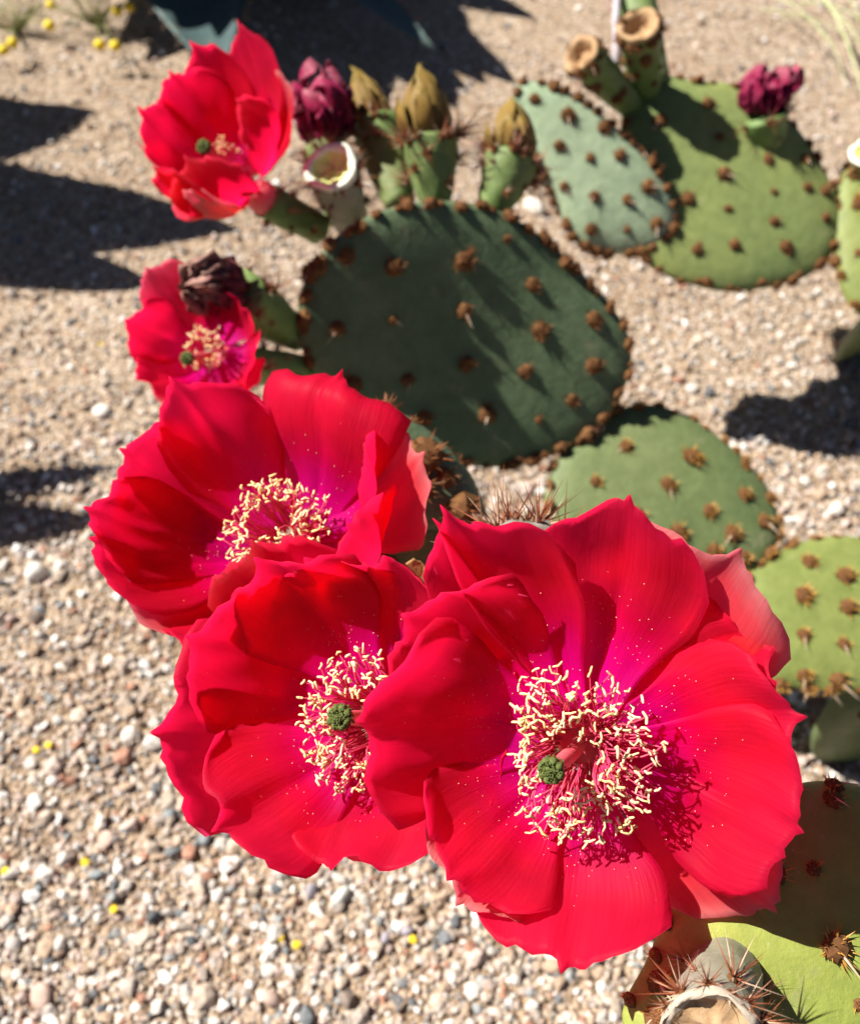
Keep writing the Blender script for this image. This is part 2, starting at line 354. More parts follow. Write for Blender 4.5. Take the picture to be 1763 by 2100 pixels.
# ------------------------------------------------------------------ pads
def closed_curve(pts, n):
    P = np.array([tuple(p) for p in pts]); k = len(P); out = []
    for i in range(k):
        a, b, c, d = P[i - 1], P[i], P[(i + 1) % k], P[(i + 2) % k]
        for t in np.linspace(0, 1, 16, endpoint=False):
            out.append(.5 * ((2 * b) + (-a + c) * t + (2 * a - 5 * b + 4 * c - d) * t * t + (-a + 3 * b - 3 * c + d) * t ** 3))
    out = np.array(out); L = np.concatenate([[0], np.cumsum(np.linalg.norm(np.diff(np.vstack([out, out[:1]]), axis=0), axis=1))])
    s_ = np.linspace(0, L[-1], n, endpoint=False); o2 = np.vstack([out, out[:1]])
    return np.stack([np.interp(s_, L, o2[:, j]) for j in range(o2.shape[1])], 1)
PADINFO = {}
def pad(parent, key, outline, anchor, n, mat, thick=.016, areoles=None, kind='brown', rim=0.019, bend=0.0, label=None, grid=None, sc=1.55, rimsc=.85):
    n = n.normalized(); p0 = at(*anchor)
    pts = [on_plane(px, py, p0, n) for px, py in outline]
    c = sum(pts, Vector()) / len(pts)
    e2 = (Vector((0, 0, 1)) - n * n.z).normalized(); e1 = e2.cross(n)
    loc = [((p - c).dot(e1), (p - c).dot(e2)) for p in pts]
    N = 88; oc = closed_curve(loc, N)
    ang = np.arctan2(oc[:, 1], oc[:, 0]); order = np.argsort(ang); A = ang[order]; Rr = np.hypot(oc[:, 0], oc[:, 1])[order]
    A3 = np.concatenate([A - 2 * np.pi, A, A + 2 * np.pi]); R3 = np.tile(Rr, 3)
    def surf(x, y, side=1):
        a = math.atan2(y, x); r = math.hypot(x, y); s_ = min(1, r / float(np.interp(a, A3, R3)))
        z = side * thick * .5 * max(0, 1 - s_ ** 3.2) ** .55 + bend * (x * x + .7 * y * y) + .0016 * mnoise.noise(Vector((x * 22 + len(key), y * 22, side)))
        return c + e1 * x + e2 * y + n * z
    rings = [0, .16, .32, .48, .62, .74, .84, .91, .96, .985, 1.0]
    V = []; F = []
    def ringv(s_, side): return [surf(oc[k, 0] * s_ * .9999, oc[k, 1] * s_ * .9999, side) for k in range(N)]
    V.append(surf(0, 0, 1)); 
    for s_ in rings[1:]: V += ringv(s_, 1)
    for s_ in rings[-2:0:-1]: V += ringv(s_, -1)
    V.append(surf(0, 0, -1)); nr = (len(rings) - 1) * 2 - 1
    for k in range(N):
        k2 = (k + 1) % N; F.append((0, 1 + k, 1 + k2))
        for r in range(nr - 1):
            a = 1 + r * N; F.append((a + k, a + N + k, a + N + k2, a + k2))
        a = 1 + (nr - 1) * N; F.append((a + k, len(V) - 1, a + k2))
    o = put('pad', mesh('pad', V, F, mat), parent)
    if label: o['label'] = label
    def nrm(x, y):
        h = .002; a = surf(x + h, y) - surf(x - h, y); b_ = surf(x, y + h) - surf(x, y - h); return a.cross(b_).normalized()
    L = []
    for (px, py) in (areoles or []):
        q = on_plane(px, py, p0, n) - c; L.append((q.dot(e1), q.dot(e2)))
    if grid:
        R_ = float(Rr.max()); k = 0; y = -R_
        while y < R_:
            x = -R_ + (grid * .5 if k % 2 else 0)
            while x < R_:
                xx = x + random.uniform(-.15, .15) * grid; yy = y + random.uniform(-.15, .15) * grid
                if math.hypot(xx, yy) < .86 * float(np.interp(math.atan2(yy, xx), A3, R3)): L.append((xx, yy))
                x += grid
            y += grid * .85; k += 1
    for (x, y) in L: spines(o, surf(x, y) , nrm(x, y), kind, sc)
    if rim:
        per = float(np.sum(np.linalg.norm(np.diff(np.vstack([oc, oc[:1]]), axis=0), axis=1))); m_ = int(per / rim)
        for i in range(m_):
            k = int((i + random.uniform(-.25, .25)) * N / m_) % N
            d = (e1 * oc[k, 0] + e2 * oc[k, 1]).normalized()
            s_ = random.uniform(.955, 1.0)
            spines(o, surf(oc[k, 0] * s_, oc[k, 1] * s_), (d + n * random.uniform(.05, .7)), kind, sc * rimsc)
    w = oc[:, 0].max() - oc[:, 0].min(); h = oc[:, 1].max() - oc[:, 1].min()
    print('PAD %s %.3f x %.3f m, centre %s, sun %.2f view %.2f' % (key, w, h, [round(v, 3) for v in c], n.dot(S), n.dot((CAM - c).normalized())))
    PADINFO[key] = (c, n, e1, e2)
    return o

def joint(key, px, py, near=0.0):                # where a neighbouring pad meets this one, as (px, py, depth)
    c, n, e1, e2 = PADINFO[key]; q = on_plane(px, py, c, n)
    return (px, py, (q - CAM).dot(FW) - near)
# ------------------------------------------------------------------ petals
def petal_mesh(name, B, T, a, W, b1=.25, b2=.12, cup=.15, roll=0, mats=None, seed=0, tipk=.16, mucro=.065, wb=.24, rows=18, cols=25, ruf=.05, jag=.02, rad=None, asym=0.0, curl=0.0, crumple=0.0):
    r_ = random.Random(seed); ch = T - B; L = ch.length; c_ = ch / L
    if rad is None:
        rad = ch - a * ch.dot(a); rad = rad.normalized() if rad.length > 1e-5 else frame(a)[0]
    side = a.cross(rad).normalized()
    dn = -(a - c_ * a.dot(c_)); dn = dn.normalized() if dn.length > .15 else rad        # sag direction (away from the flower's mouth)
    if abs(a.dot(c_)) > .85: dn = (rad - c_ * rad.dot(c_)).normalized()
    P0, P1, P2, P3 = B, B + ch * .33 + dn * L * b1, B + ch * .72 + dn * L * b2, T
    def bez(t):
        u = 1 - t; return P0 * u ** 3 + P1 * 3 * u * u * t + P2 * 3 * u * t * t + P3 * t ** 3
    def tan(t):
        u = 1 - t; return ((P1 - P0) * 3 * u * u + (P2 - P1) * 6 * u * t + (P3 - P2) * 3 * t * t).normalized()
    wv = [(0, wb), (.2, wb + .28 * (1 - wb)), (.45, .84), (.66, 1.0), (.82, 1.0), (1.0, .86), (1.2, .7)]
    def wid(v): return np.interp(v, [p for p, q in wv], [q for p, q in wv])
    ph = [r_.uniform(0, 6.28) for _ in range(6)]; jn = [r_.uniform(-1, 1) for _ in range(cols)]
    V = []; UVs = []
    us = [math.copysign(abs(x) ** 1.5, x) for x in np.linspace(-1, 1, cols)]
    for i in range(rows):
        vp = i / (rows - 1)
        for j, u in enumerate(us):
            ve = 1 - tipk * abs(u) ** 2.3 - .5 * tipk * ss(.8, 1, abs(u)) + mucro * (.75 * math.exp(-(u / .045) ** 2) + .5 * math.exp(-(u / .2) ** 2)) + jag * jn[j] * min(1, abs(u) * 4) + .02 * math.sin(u * 5 + ph[0]) + .012 * math.sin(u * 13 + ph[4])
            v = vp * ve; t = min(1.0, v); p = bez(t); tg = tan(t)
            if v > 1: p = p + tg * (v - 1) * L
            nn = (a * tg.dot(rad) - rad * tg.dot(a)); nn = nn - tg * nn.dot(tg)
            nn = nn.normalized() if nn.length > 1e-4 else a
            q = Quaternion(tg, math.radians(roll)); nn = q @ nn; ww = tg.cross(nn).normalized()
            hw = W * .5 * float(wid(min(v, 1.15))) * (1 + asym * u)
            hw *= 1 + .03 * math.sin(vp * 9 + ph[1] + (2 if u > 0 else 0))
            x = u * hw; z = cup * hw * u * u * (1 - .45 * vp)
            z += ruf * W * vp ** 2 * abs(u) ** 1.5 * math.sin(u * 3.2 + ph[2] + vp * 5) + ruf * .5 * W * vp ** 2 * math.sin(u * 7 + ph[3])
            z += curl * W * max(0, vp - .6) ** 2 * 4
            z -= .02 * W * math.exp(-(u / .12) ** 2)
            nz = mnoise.noise(Vector((u * 2.3 + seed * 1.7, vp * 3.1, seed * .9))) + .5 * mnoise.noise(Vector((u * 6.1, vp * 5.3 + seed, seed * 1.3)))
            z += .035 * W * nz * vp
            if crumple:
                nv = mnoise.noise_vector(Vector((u * 1.7 + seed, vp * 3, seed * .37))); p = p + nv * crumple * (0.3 + vp)
            V.append(p + ww * x + nn * z); UVs.append(((u + 1) / 2 + seed * 3.1, vp))
    F = [(i * cols + j, i * cols + j + 1, (i + 1) * cols + j + 1, (i + 1) * cols + j) for i in range(rows - 1) for j in range(cols - 1)]
    # orient so that the face normal is the inner side
    me = mesh(name, V, F, mats)
    uvl = me.uv_layers.new(name='UVMap')
    idx = np.empty(len(me.loops), np.int32); me.loops.foreach_get('vertex_index', idx)
    uvl.data.foreach_set('uv', np.array(UVs, np.float32)[idx].ravel())
    return me, V, rows, cols
def petal(parent, B, T, a, W, kind='red', name='petal', **kw):
    mats = {'red': [M_RED, M_REDB], 'outer': [M_OUT, M_OUTB], 'sepal': [M_SEPAL, M_SEPAL], 'tepal': [M_TEPAL, M_TEPAL], 'wilt': [M_WILT, M_WILT], 'dry': [M_WILTB, M_WILTB]}[kind]
    me, V, r, c = petal_mesh(name, B, T, a, W, mats=mats, **kw)
    o = put(name, me, parent)
    s_ = o.modifiers.new('solidify', 'SOLIDIFY'); s_.thickness = .0002; s_.offset = -1; s_.material_offset = 1
    s_.material_offset_rim = 0
    return o, V, r, c

def flower(parent, base, a, petals, label, nst=120, st_r=.017, st_h=.015, style=None, pollen=150, seed=1, ring=.006, ovary=None, left=None, right=None):
    rr = random.Random(seed); C0 = at(*base); e1, e2, a = frame(a)
    fl = part_empty('flower', parent); fl['label'] = label
    grids = []
    for i, pt in enumerate(petals):
        px, py, dz, W, kw = pt; kw = dict(kw)
        T = at(px, py, base[2] - dz * .01)
        rad = T - C0; rad = (rad - a * rad.dot(a)); rad = rad.normalized()
        lay = kw.pop('layer', 0)
        B = C0 + rad * (ring + .001 * lay) - a * (.0012 * lay)
        kind = kw.pop('kind', 'red')
        if 'from' in kw:
            fx, fy, fdz = kw.pop('from'); B = at(fx, fy, base[2] - fdz * .01)
        o, V, r, c = petal(fl, B, T, a, W * .0111, kind, seed=seed * 31 + i, rad=rad, **kw)
        if kind == 'red': grids.append((V, r, c))
    # receptacle cup under the petals
    b = MB(); pts = [C0 - a * x for x in (.016, .012, .009, .006, .0035)]
    b.tube(pts, [.0075, .0085, .0085, .0075, .0055], 16); put('receptacle', b.mesh('receptacle', M_STYLE), fl)
    # stamens
    fb = MB(); ab = MB()
    for i in range(nst):
        ph = rr.uniform(0, 6.283); t = math.sqrt(rr.uniform(.13, 1)); ph2 = ph + rr.gauss(0, .25)
        d0 = e1 * math.cos(ph) + e2 * math.sin(ph); d1 = e1 * math.cos(ph2) + e2 * math.sin(ph2)
        p0 = C0 + d0 * (.0025 + .0045 * t) + a * .0005
        h = st_h * (1.05 - .42 * t * t) * rr.uniform(.8, 1.15)
        p2 = C0 + d1 * (st_r * t * rr.uniform(.8, 1.12)) + a * h
        p1 = C0 + d0 * (.004 + .35 * st_r * t) + a * h * rr.uniform(.65, .95)
        if left:
            x_ = -(p2 - C0).dot(RT)
            if x_ > left: p2 = p2 + RT * (x_ - left) * .6
        if right:
            x_ = (p2 - C0).dot(RT)
            if x_ > right: p2 = p2 - RT * (x_ - right) * .7; p1 = p1 - RT * max(0, (p1 - C0).dot(RT) - right) * .7
        bend = (e1 * rr.gauss(0, 1) + e2 * rr.gauss(0, 1) + a * rr.gauss(0, .6)) * .0016
        pts = []
        for k in range(6):
            s_ = k / 5; q = p0 * (1 - s_) ** 2 + p1 * 2 * s_ * (1 - s_) + p2 * s_ * s_ + bend * math.sin(s_ * 3.14) * s_; pts.append(q)
        fb.tube(pts, [.00026, .00024, .00022, .0002, .00018, .00017], 4, 0, False)
        ad = (e1 * rr.gauss(0, 1) + e2 * rr.gauss(0, 1) + a * rr.gauss(0, .45)).normalized(); le = rr.uniform(.0016, .0030)
        bd = frame(ad)[0] * rr.uniform(-.0007, .0007) + frame(ad)[1] * rr.uniform(-.0007, .0007)
        ap = [p2 - ad * le * .5, p2 - ad * le * .42 + bd * .3, p2 + bd, p2 + ad * le * .42 + bd * .2, p2 + ad * le * .5]
        w = rr.uniform(.00022, .00035); ab.tube(ap, [w * .5, w, w * 1.1, w * .9, w * .4], 5, 0, True)
    put('filaments', fb.mesh('filaments', M_FIL), fl, kind='stuff'); put('anthers', ab.mesh('anthers', M_ANT), fl, kind='stuff')
    # style and stigma
    if style:
        sp = at(*style[:3]); r0 = style[3]; ax = (sp - C0).normalized()
        sb = MB(); n = 9
        sb.tube([C0 + (sp - C0) * (k / n) for k in range(n + 1)], [r0 * .44 * (1 + .45 * math.sin(k / n * 3.14)) for k in range(n + 1)], 12)
        put('style', sb.mesh('style', M_STYLE), fl)
        gb = MB(); f1, f2, _ = frame(ax)
        for k in range(8):
            an = k * 6.283 / 8 + .2; dd = (f1 * math.cos(an) + f2 * math.sin(an))
            q = Quaternion(ax.cross(dd), .5); rot = q.to_matrix() @ Matrix((f1, f2, ax)).transposed()
            gb.blob(sp + dd * r0 * .55 + ax * r0 * .1, r0 * .52, 0, 9, 7, (.85, .85, 1.35), .16, rot)
        gb.blob(sp + ax * r0 * .25, r0 * .5, 0, 9, 7, (1, 1, 1), .2)
        for k in range(150):
            th = rr.uniform(0, 1.9); an = rr.uniform(0, 6.283)
            dd = (f1 * math.cos(an) + f2 * math.sin(an)) * math.sin(th) + ax * math.cos(th)
            gb.blob(sp + dd * r0 * rr.uniform(.93, 1.05), r0 * .085, 0, 5, 3)
        put('stigma', gb.mesh('stigma', M_STIG), fl)
    if pollen and grids:
        pb = MB()
        for k in range(pollen):
            V, r, c = rr.choice(grids); i = int(np.clip(rr.gauss(.34, .13), .1, .93) * r); j = int(rr.uniform(.06, .94) * c)
            i = min(i, r - 2); j = min(j, c - 2); s_ = rr.random(); u_ = rr.random()
            A_ = V[i * c + j]; B_ = V[i * c + j + 1]; C_ = V[(i + 1) * c + j]
            q = A_ + (B_ - A_) * s_ + (C_ - A_) * u_; nn = (B_ - A_).cross(C_ - A_)
            if nn.length < 1e-12: continue
            nn.normalize(); s2 = rr.uniform(.00005, .00014)
            pb.blob(q + nn * s2 * .5, s2, 0, 5, 3)
        put('pollen', pb.mesh('pollen', M_POL), fl, kind='stuff')
    if ovary:
        ov = lathe_mesh('ovary', C0 - a * .012, at(*ovary[:3]), ovary[3], .008, M_OVA, seed)
        oo = put('ovary', ov[0], fl)
        for i in range(12):
            p, d = ov[1](.25 + .06 * i, i * 2.4); spines(oo, p, d + ov[2] * .3, 'needle', 1.0, up=ov[2])
    return fl

def lathe_mesh(name, top, base, rt, rb, mat, seed, tub=.0005, cap=True, n=28, prof=None):
    ax = (top - base); L = ax.length; ax = ax / L; e1, e2, _ = frame(ax); V = []; F = []; K = 14; r_ = random.Random(seed); ph = r_.uniform(0, 6)
    def rad(s_, th):
        r = rb + (rt - rb) * (1 - (1 - s_) ** 1.7) if prof is None else float(np.interp(s_, prof[0], prof[1]))
        return r + tub * math.sin(s_ * 15 + ph) * math.sin(th * 5 + ph + s_ * 4)
    for i in range(K + 1):
        s_ = i / K
        for k in range(n):
            th = 2 * math.pi * k / n; V.append(base + ax * L * s_ + (e1 * math.cos(th) + e2 * math.sin(th)) * rad(s_, th))
    for i in range(K):
        for k in range(n): F.append((i * n + k, i * n + (k + 1) % n, (i + 1) * n + (k + 1) % n, (i + 1) * n + k))
    F.append(tuple(range(n))[::-1])
    if cap: F.append(tuple(K * n + k for k in range(n)))
    def surf(s_, th):
        d = e1 * math.cos(th) + e2 * math.sin(th); return base + ax * L * s_ + d * rad(s_, th), d
    return mesh(name, V, F, mat), surf, ax, e1, e2
def fruit(parent, base, top, rb, rt, mat, kind, seed=1, needle='needle', nsp=14, label=None, tip=None, rtip=None, scar=None, scs=1.0, name='fruit', leaf=6):
    rr = random.Random(seed); Bp = at(*base); Tp = at(*top)
    me, surf, ax, e1, e2 = lathe_mesh(name, Tp, Bp, rt, rb, mat, seed, cap=kind != 'scar')
    o = put(name, me, parent)
    if label: o['label'] = label
    toc = (CAM - Tp).normalized()
    for i in range(nsp):
        top_row = i < nsp * .6
        s_ = rr.uniform(.9, .99) if top_row else rr.uniform(.25, .85); th = i * 2.39996 if not top_row else 6.283 * i / (nsp * .6) + rr.uniform(-.2, .2)
        p, d = surf(s_, th); spines(o, p, d + ax * (.7 if top_row else .25), needle, scs, up=ax)
    if kind == 'bud':
        tp = at(*tip); A = (tp - Tp); L = A.length; A = A / L; f1, f2, _ = frame(A)
        core = lathe_mesh('bud_core', Tp + A * L * .85, Tp - A * .002, .001, rt * .8, M_TEPAL, seed, prof=([0, .3, .7, 1], [rtip * .8, rtip * .9, rtip * .55, .001]))[0]
        put('bud_core', core, o)
        for k in range(13):
            lay = k % 3; th = k * 2.39996; d = f1 * math.cos(th) + f2 * math.sin(th); ln = (1.0, .86, .62)[lay] * rr.uniform(.92, 1.06)
            B = Tp + d * rtip * .78 - A * .001; T = Tp + A * L * ln + d * rtip * (.06 if lay == 0 else .3 if lay == 1 else 1.05)
            petal(o, B, T, A, rtip * (1.15 if lay < 2 else .8), 'tepal', 'tepal', crumple=.0009, b1=.30 * rtip / .013 * .02 / L * 1.2, b2=.20 * .02 / L * rtip / .013, cup=.2, seed=seed * 17 + k, tipk=.5, mucro=.10, wb=.6, rows=10, cols=9, rad=d, ruf=.02, curl=-.1 if lay == 2 else 0)
    if kind in ('wilt', 'dry'):
        tp = at(*tip); A = (tp - Tp); L = A.length; A = A / L; f1, f2, _ = frame(A)
        for k in range(22):
            th = k * 2.39996; d = f1 * math.cos(th) + f2 * math.sin(th); f = rr.uniform(.5, 1.0)
            B = Tp + d * rt * .55; T = Tp + A * L * rr.uniform(.55, 1.05) + d * rtip * rr.uniform(.0, .9) * f
            petal(o, B, T, A, rtip * rr.uniform(.5, 1.1), kind, 'wilted_petal', b1=.35, b2=.25, cup=.7, seed=seed * 13 + k, rows=12, cols=11, rad=d, ruf=.25, crumple=rtip * .6, roll=rr.uniform(-60, 60))
    if kind == 'scar':
        rim_m, in_m, depth = scar[:3]; rw = scar[3] if len(scar) > 3 else .86
        V = []; F = []; n = 30; prof = [(1.04, -.0005), (1.06, .0014), (.98, .0024), (rw, .0022), (rw - .12, .0009), (rw - .23, -depth * .5), (.45, -depth * .85), (.2, -depth), (.0, -depth * .9)]
        for ri, (q, h) in enumerate(prof):
            for k in range(n):
                th = 2 * math.pi * k / n; w = 1 + .05 * math.sin(3 * th + seed) + .03 * math.sin(7 * th + ri) + rr.uniform(-.03, .03)
                V.append(Tp + (e1 * math.cos(th) + e2 * math.sin(th)) * rt * q * w + ax * (h + .0006 * math.sin(5 * th + ri) + rr.uniform(-.0005, .0005)))
        mi = []
        for i in range(len(prof) - 1):
            for k in range(n): F.append((i * n + k, i * n + (k + 1) % n, (i + 1) * n + (k + 1) % n, (i + 1) * n + k)); mi.append(0 if i < 4 else 1)
        put('scar', mesh('scar', V, F, [rim_m, in_m], True, mi), o)
    return o

# ------------------------------------------------------------------ the front cactus
root_p = ground_at(1010, 1560)
cactus = thing('prickly_pear', (root_p.x, root_p.y, gz(root_p.x, root_p.y)), 'prickly pear cactus with large red blossoms, broad shaded pad and row of brown buds', 'cactus')

N_MAIN = Vector((.262, -.805, .53))
MAIN_O = [(700, 470), (790, 428), (890, 412), (1000, 428), (1090, 478), (1170, 550), (1232, 625), (1265, 700), (1255, 785), (1205, 862), (1130, 920), (1040, 948), (950, 948), (840, 915), (740, 860), (655, 785), (605, 690), (608, 600), (640, 530)]
main_a = [(700, 525), (795, 547), (940, 535), (795, 652), (940, 635), (682, 668), (1075, 582), (1090, 672), (945, 742), (1060, 755), (825, 772), (1190, 742), (1190, 650), (985, 842), (1085, 852), (1150, 812), (710, 782), (860, 850), (1025, 490), (620, 650)]
p_main = pad(cactus, 'main', MAIN_O, (930, 690, .505), N_MAIN, M_PAD, .020, main_a, 'brown', .0095, rimsc=.95, bend=1.9, sc=1.35, label='broad shaded grey green pad below the row of buds')
A_O = [(1180, 900), (1240, 850), (1320, 830), (1400, 850), (1490, 910), (1560, 980), (1595, 1060), (1585, 1130), (1530, 1185), (1430, 1225), (1320, 1225), (1220, 1170), (1150, 1100), (1115, 1030), (1135, 955)]
a_a = [(1276, 924), (1215, 995), (1410, 945), (1360, 1003), (1522, 961), (1517, 1021), (1444, 1055), (1297, 1063), (1381, 1100), (1491, 1100), (1559, 1074), (1454, 1134), (1517, 1147), (1330, 1150), (1240, 1110), (1400, 1180)]
p_a = pad(cactus, 'A', A_O, joint('main', 1185, 895, .008), Vector((.05, -.42, .90)), M_PADM, .018, a_a, 'yellow', .011, sc=1.4, label='sunlit oval green pad joined below the broad shaded pad')
B_O = [(1520, 1190), (1560, 1150), (1640, 1112), (1740, 1100), (1850, 1130), (1930, 1220), (1930, 1320), (1860, 1400), (1760, 1420), (1650, 1415), (1570, 1395), (1525, 1330), (1505, 1260)]
b_a = [(1635, 1230), (1555, 1275), (1635, 1310), (1715, 1328), (1720, 1190), (1725, 1255), (1710, 1400), (1570, 1360), (1640, 1390), (1800, 1200), (1800, 1290), (1650, 1160)]
p_b = pad(cactus, 'B', B_O, joint('A', 1550, 1160), Vector((0, -.30, .95)), M_PADY, .018, b_a, 'yellow', .013, sc=1.25, label='yellow green pad beside the large red blossom')
# pads in the shade behind the blossoms
F_O = [(700, 850), (740, 820), (830, 850), (900, 900), (960, 965), (998, 1050), (990, 1085), (900, 1088), (800, 1075), (700, 1040), (640, 960), (650, 890)]
p_f = pad(cactus, 'F', F_O, (880, 990, .325), Vector((.25, -.55, .75)), M_PAD, .014, [(905, 985), (855, 1005), (860, 940), (820, 1040), (940, 1050)], 'brown', None, label='dark pad behind the red blossoms')
for px, py in [(790, 838), (868, 893), (935, 948), (845, 868), (905, 925)]:
    c, n, e1, e2 = PADINFO['F']; q = on_plane(px, py, c, n); spines(p_f, q, UP * .8 + n * .5, 'brown', .95)
G_O = [(760, 1115), (850, 1100), (960, 1135), (1060, 1200), (1130, 1320), (1120, 1460), (1040, 1560), (930, 1600), (810, 1560), (730, 1450), (700, 1320), (715, 1190)]
p_g = pad(cactus, 'G', G_O, (900, 1350, .335), Vector((.1, -.35, .9)), M_PAD, .016, [(830, 1150), (900, 1180)], 'brown', .02)
H_O = [(1330, 1960), (1390, 1800), (1490, 1680), (1620, 1610), (1760, 1610), (1900, 1690), (1980, 1850), (1960, 2050), (1850, 2220), (1650, 2300), (1450, 2290), (1320, 2210), (1275, 2080)]
h_a = [(1690, 1640), (1640, 1780), (1730, 2050), (1680, 1935), (1560, 1790), (1760, 1760), (1770, 1900), (1340, 2010), (1330, 2080)]
p_h = pad(cactus, 'H', H_O, (1600, 1960, .214), Vector((.0, -.34, .94)), M_PADH, .018, h_a, 'yellow', .011, sc=.95, label='yellow green pad partly in shade under the largest blossom')
# pads hidden under the blossoms that carry the plant down to the soil
c, n, e1, e2 = PADINFO['G']
def lower_pad(key, top, bot, w, depth_hint=None):
    ax = (top - bot); L = ax.length; ax = ax / L; nn = Vector((.1, -.9, .3)); nn = (nn - ax * nn.dot(ax)).normalized(); sd = ax.cross(nn)
    V = []; F = []; N = 24; K = 12
    for i in range(K + 1):
        s_ = i / K; hw = w * math.sin(math.pi * min(1, .16 + .80 * s_)) ** .6; th = .012
        for k in range(N):
            a = 2 * math.pi * k / N; V.append(bot + ax * L * s_ + sd * hw * math.cos(a) + nn * th * math.sin(a))
    for i in range(K):
        for k in range(N): F.append((i * N + k, i * N + (k + 1) % N, (i + 1) * N + (k + 1) % N, (i + 1) * N + k))
    F.append(tuple(range(N))[::-1]); F.append(tuple(K * N + k for k in range(N)))
    o = put('pad', mesh('pad', V, F, M_PADM), cactus)
    for i in range(14):
        s_ = .12 + .8 * ((i * .618) % 1); hw = w * math.sin(math.pi * min(1, .16 + .80 * s_)) ** .6; u = -.8 + 1.6 * ((i * .382 + .1) % 1)
        a = math.acos(u); spines(o, bot + ax * L * s_ + sd * hw * u + nn * .012 * math.sin(a), nn + sd * u * .5, 'brown', 1.2)
    return o
lower_pad('low', at(900, 1400, .345), Vector((root_p.x, root_p.y, -.015)), .045)
lower_pad('lowF', at(820, 1040, .335), at(900, 1380, .36), .035)
br = ground_at(1850, 1500); lower_pad('lowB', at(*joint('B', 1800, 1385, -.004)), Vector((br.x, br.y, -.015)), .05)
hr = ground_at(1750, 2150); lower_pad('lowH', at(*joint('H', 1720, 2200, -.004)), Vector((hr.x, hr.y, -.015)), .05)

# fruits and buds along the broad pad
fruit(cactus, (893, 425, .508), (880, 280, .500), .008, .0150, M_OVA, 'bud', 3, tip=(862, 148, .492), rtip=.0142, label='brown flower bud standing upright on the broad pad', name='bud', nsp=18, scs=1.5)
fruit(cactus, (1008, 435, .508), (1052, 322, .505), .008, .0150, M_OVA, 'bud', 4, tip=(1050, 212, .50), rtip=.0135, label='brown flower bud leaning towards the pale green pad', name='bud', nsp=18, scs=1.5)
fruit(cactus, (822, 425, .515), (775, 262, .530), .008, .0145, M_OVA, 'bud', 5, tip=(728, 148, .535), rtip=.0120, label='olive flower bud leaning behind the wilted purple flower', name='bud', nsp=18, scs=1.5)
fruit(cactus, (722, 462, .515), (680, 346, .468), .009, .0132, M_OVAG, 'scar', 6, scar=(M_SCARW, M_SCARY, .003), label='ovary with round white scar facing forward', nsp=20, scs=1.1)
fruit(cactus, (700, 455, .515), (668, 300, .515), .008, .012, M_OVA, 'wilt', 8, tip=(652, 152, .505), rtip=.0165, label='wilted purple flower crumpled on its ovary', name='wilted_flower', nsp=12)
fruit(cactus, (612, 690, .485), (490, 605, .435), .008, .0130, M_OVA, 'dry', 9, tip=(392, 572, .415), rtip=.0115, label='dried dark flower shrivelled above a small red blossom', name='wilted_flower', nsp=16)

# blossoms
k_ = dict
F1 = [
 (1492, 1156, 1.7, 4.2, k_(kind='outer', layer=3, b1=.22, b2=.10, cup=.1)),
 (1556, 1345, 1.7, 3.8, k_(kind='red', layer=3, b1=.22, b2=.10, cup=.1)),
 (1571, 1853, 1.4, 3.3, k_(kind='outer', layer=3, b1=.2, b2=.05, cup=.05, tipk=.42)),
 (950, 1838, .6, 3.2, k_(kind='outer', layer=3, b1=.2, b2=.15, cup=.2)),
 (914, 1088, .7, 2.2, k_(kind='red', layer=3, b1=.2, b2=.1, roll=62, tipk=.5)),
 (1286, 1049, 1.6, 3.8, k_(layer=1, b1=.24, b2=.12, cup=.12, tipk=.22)),
 (1615, 1476, 2.3, 3.5, k_(layer=1, b1=.26, b2=.10, cup=.08, tipk=.24, mucro=.09)),
 (1154, 1966, 1.9, 4.0, k_(layer=1, b1=.28, b2=.14, cup=.1, mucro=.08)),
 (850, 1270, .6, 3.9, k_(layer=1, b1=.24, b2=.12, cup=.15)),
 (930, 1790, 1.0, 3.5, k_(layer=1, b1=.26, b2=.14, cup=.15)),
 (937, 1083, 1.0, 3.5, k_(layer=0, b1=.24, b2=.12, cup=.15, tipk=.26, mucro=.1)),
 (1625, 1700, 2.6, 3.8, k_(layer=0, b1=.28, b2=.12, cup=.14, mucro=.06)),
 (762, 1480, 1.0, 4.4, k_(layer=0, b1=.28, b2=.15, cup=.14)),
]
flower(cactus, (1190, 1530, .216), camdir(-.40, -.02, 1), F1, 'largest red blossom, wide open with green stigma and cream anthers', 300, .0205, .014, (1132, 1578, .1965, .0029), 620, 1, left=.012, ovary=(1080, 1480, .32, .007))
F2 = [
 (829, 1764, 1.2, 3.6, k_(kind='outer', layer=3, b1=.2, b2=.1)),
 (640, 1160, 1.2, 3.4, k_(layer=2, b1=.3, b2=.15)),
 (345, 1500, .9, 4.9, k_(layer=1, b1=.3, b2=.14, cup=.12, tipk=.14)),
 (410, 1310, .9, 4.1, k_(layer=1, b1=.3, b2=.16)),
 (690, 1764, 1.7, 4.0, k_(layer=1, b1=.28, b2=.12, cup=.1)),
 (790, 1158, 1.6, 3.4, k_(layer=0, b1=.27, b2=.15, cup=.16)),
 (462, 1688, 1.6, 3.8, k_(layer=0, b1=.28, b2=.14, cup=.12, mucro=.08)),
 (544, 1172, 1.2, 3.8, k_(layer=0, b1=.25, b2=.14, cup=.2, mucro=.08)),
 (1000, 1640, 2.0, 3.2, k_(layer=1, b1=.3, b2=.2)),
]
flower(cactus, (778, 1475, .240), camdir(-.40, .12, 1), F2, 'red blossom overlapped by the largest blossom, green stigma showing', 250, .0185, .015, (700, 1471, .220, .0031), 480, 2, right=.007, ovary=(860, 1420, .325, .007))
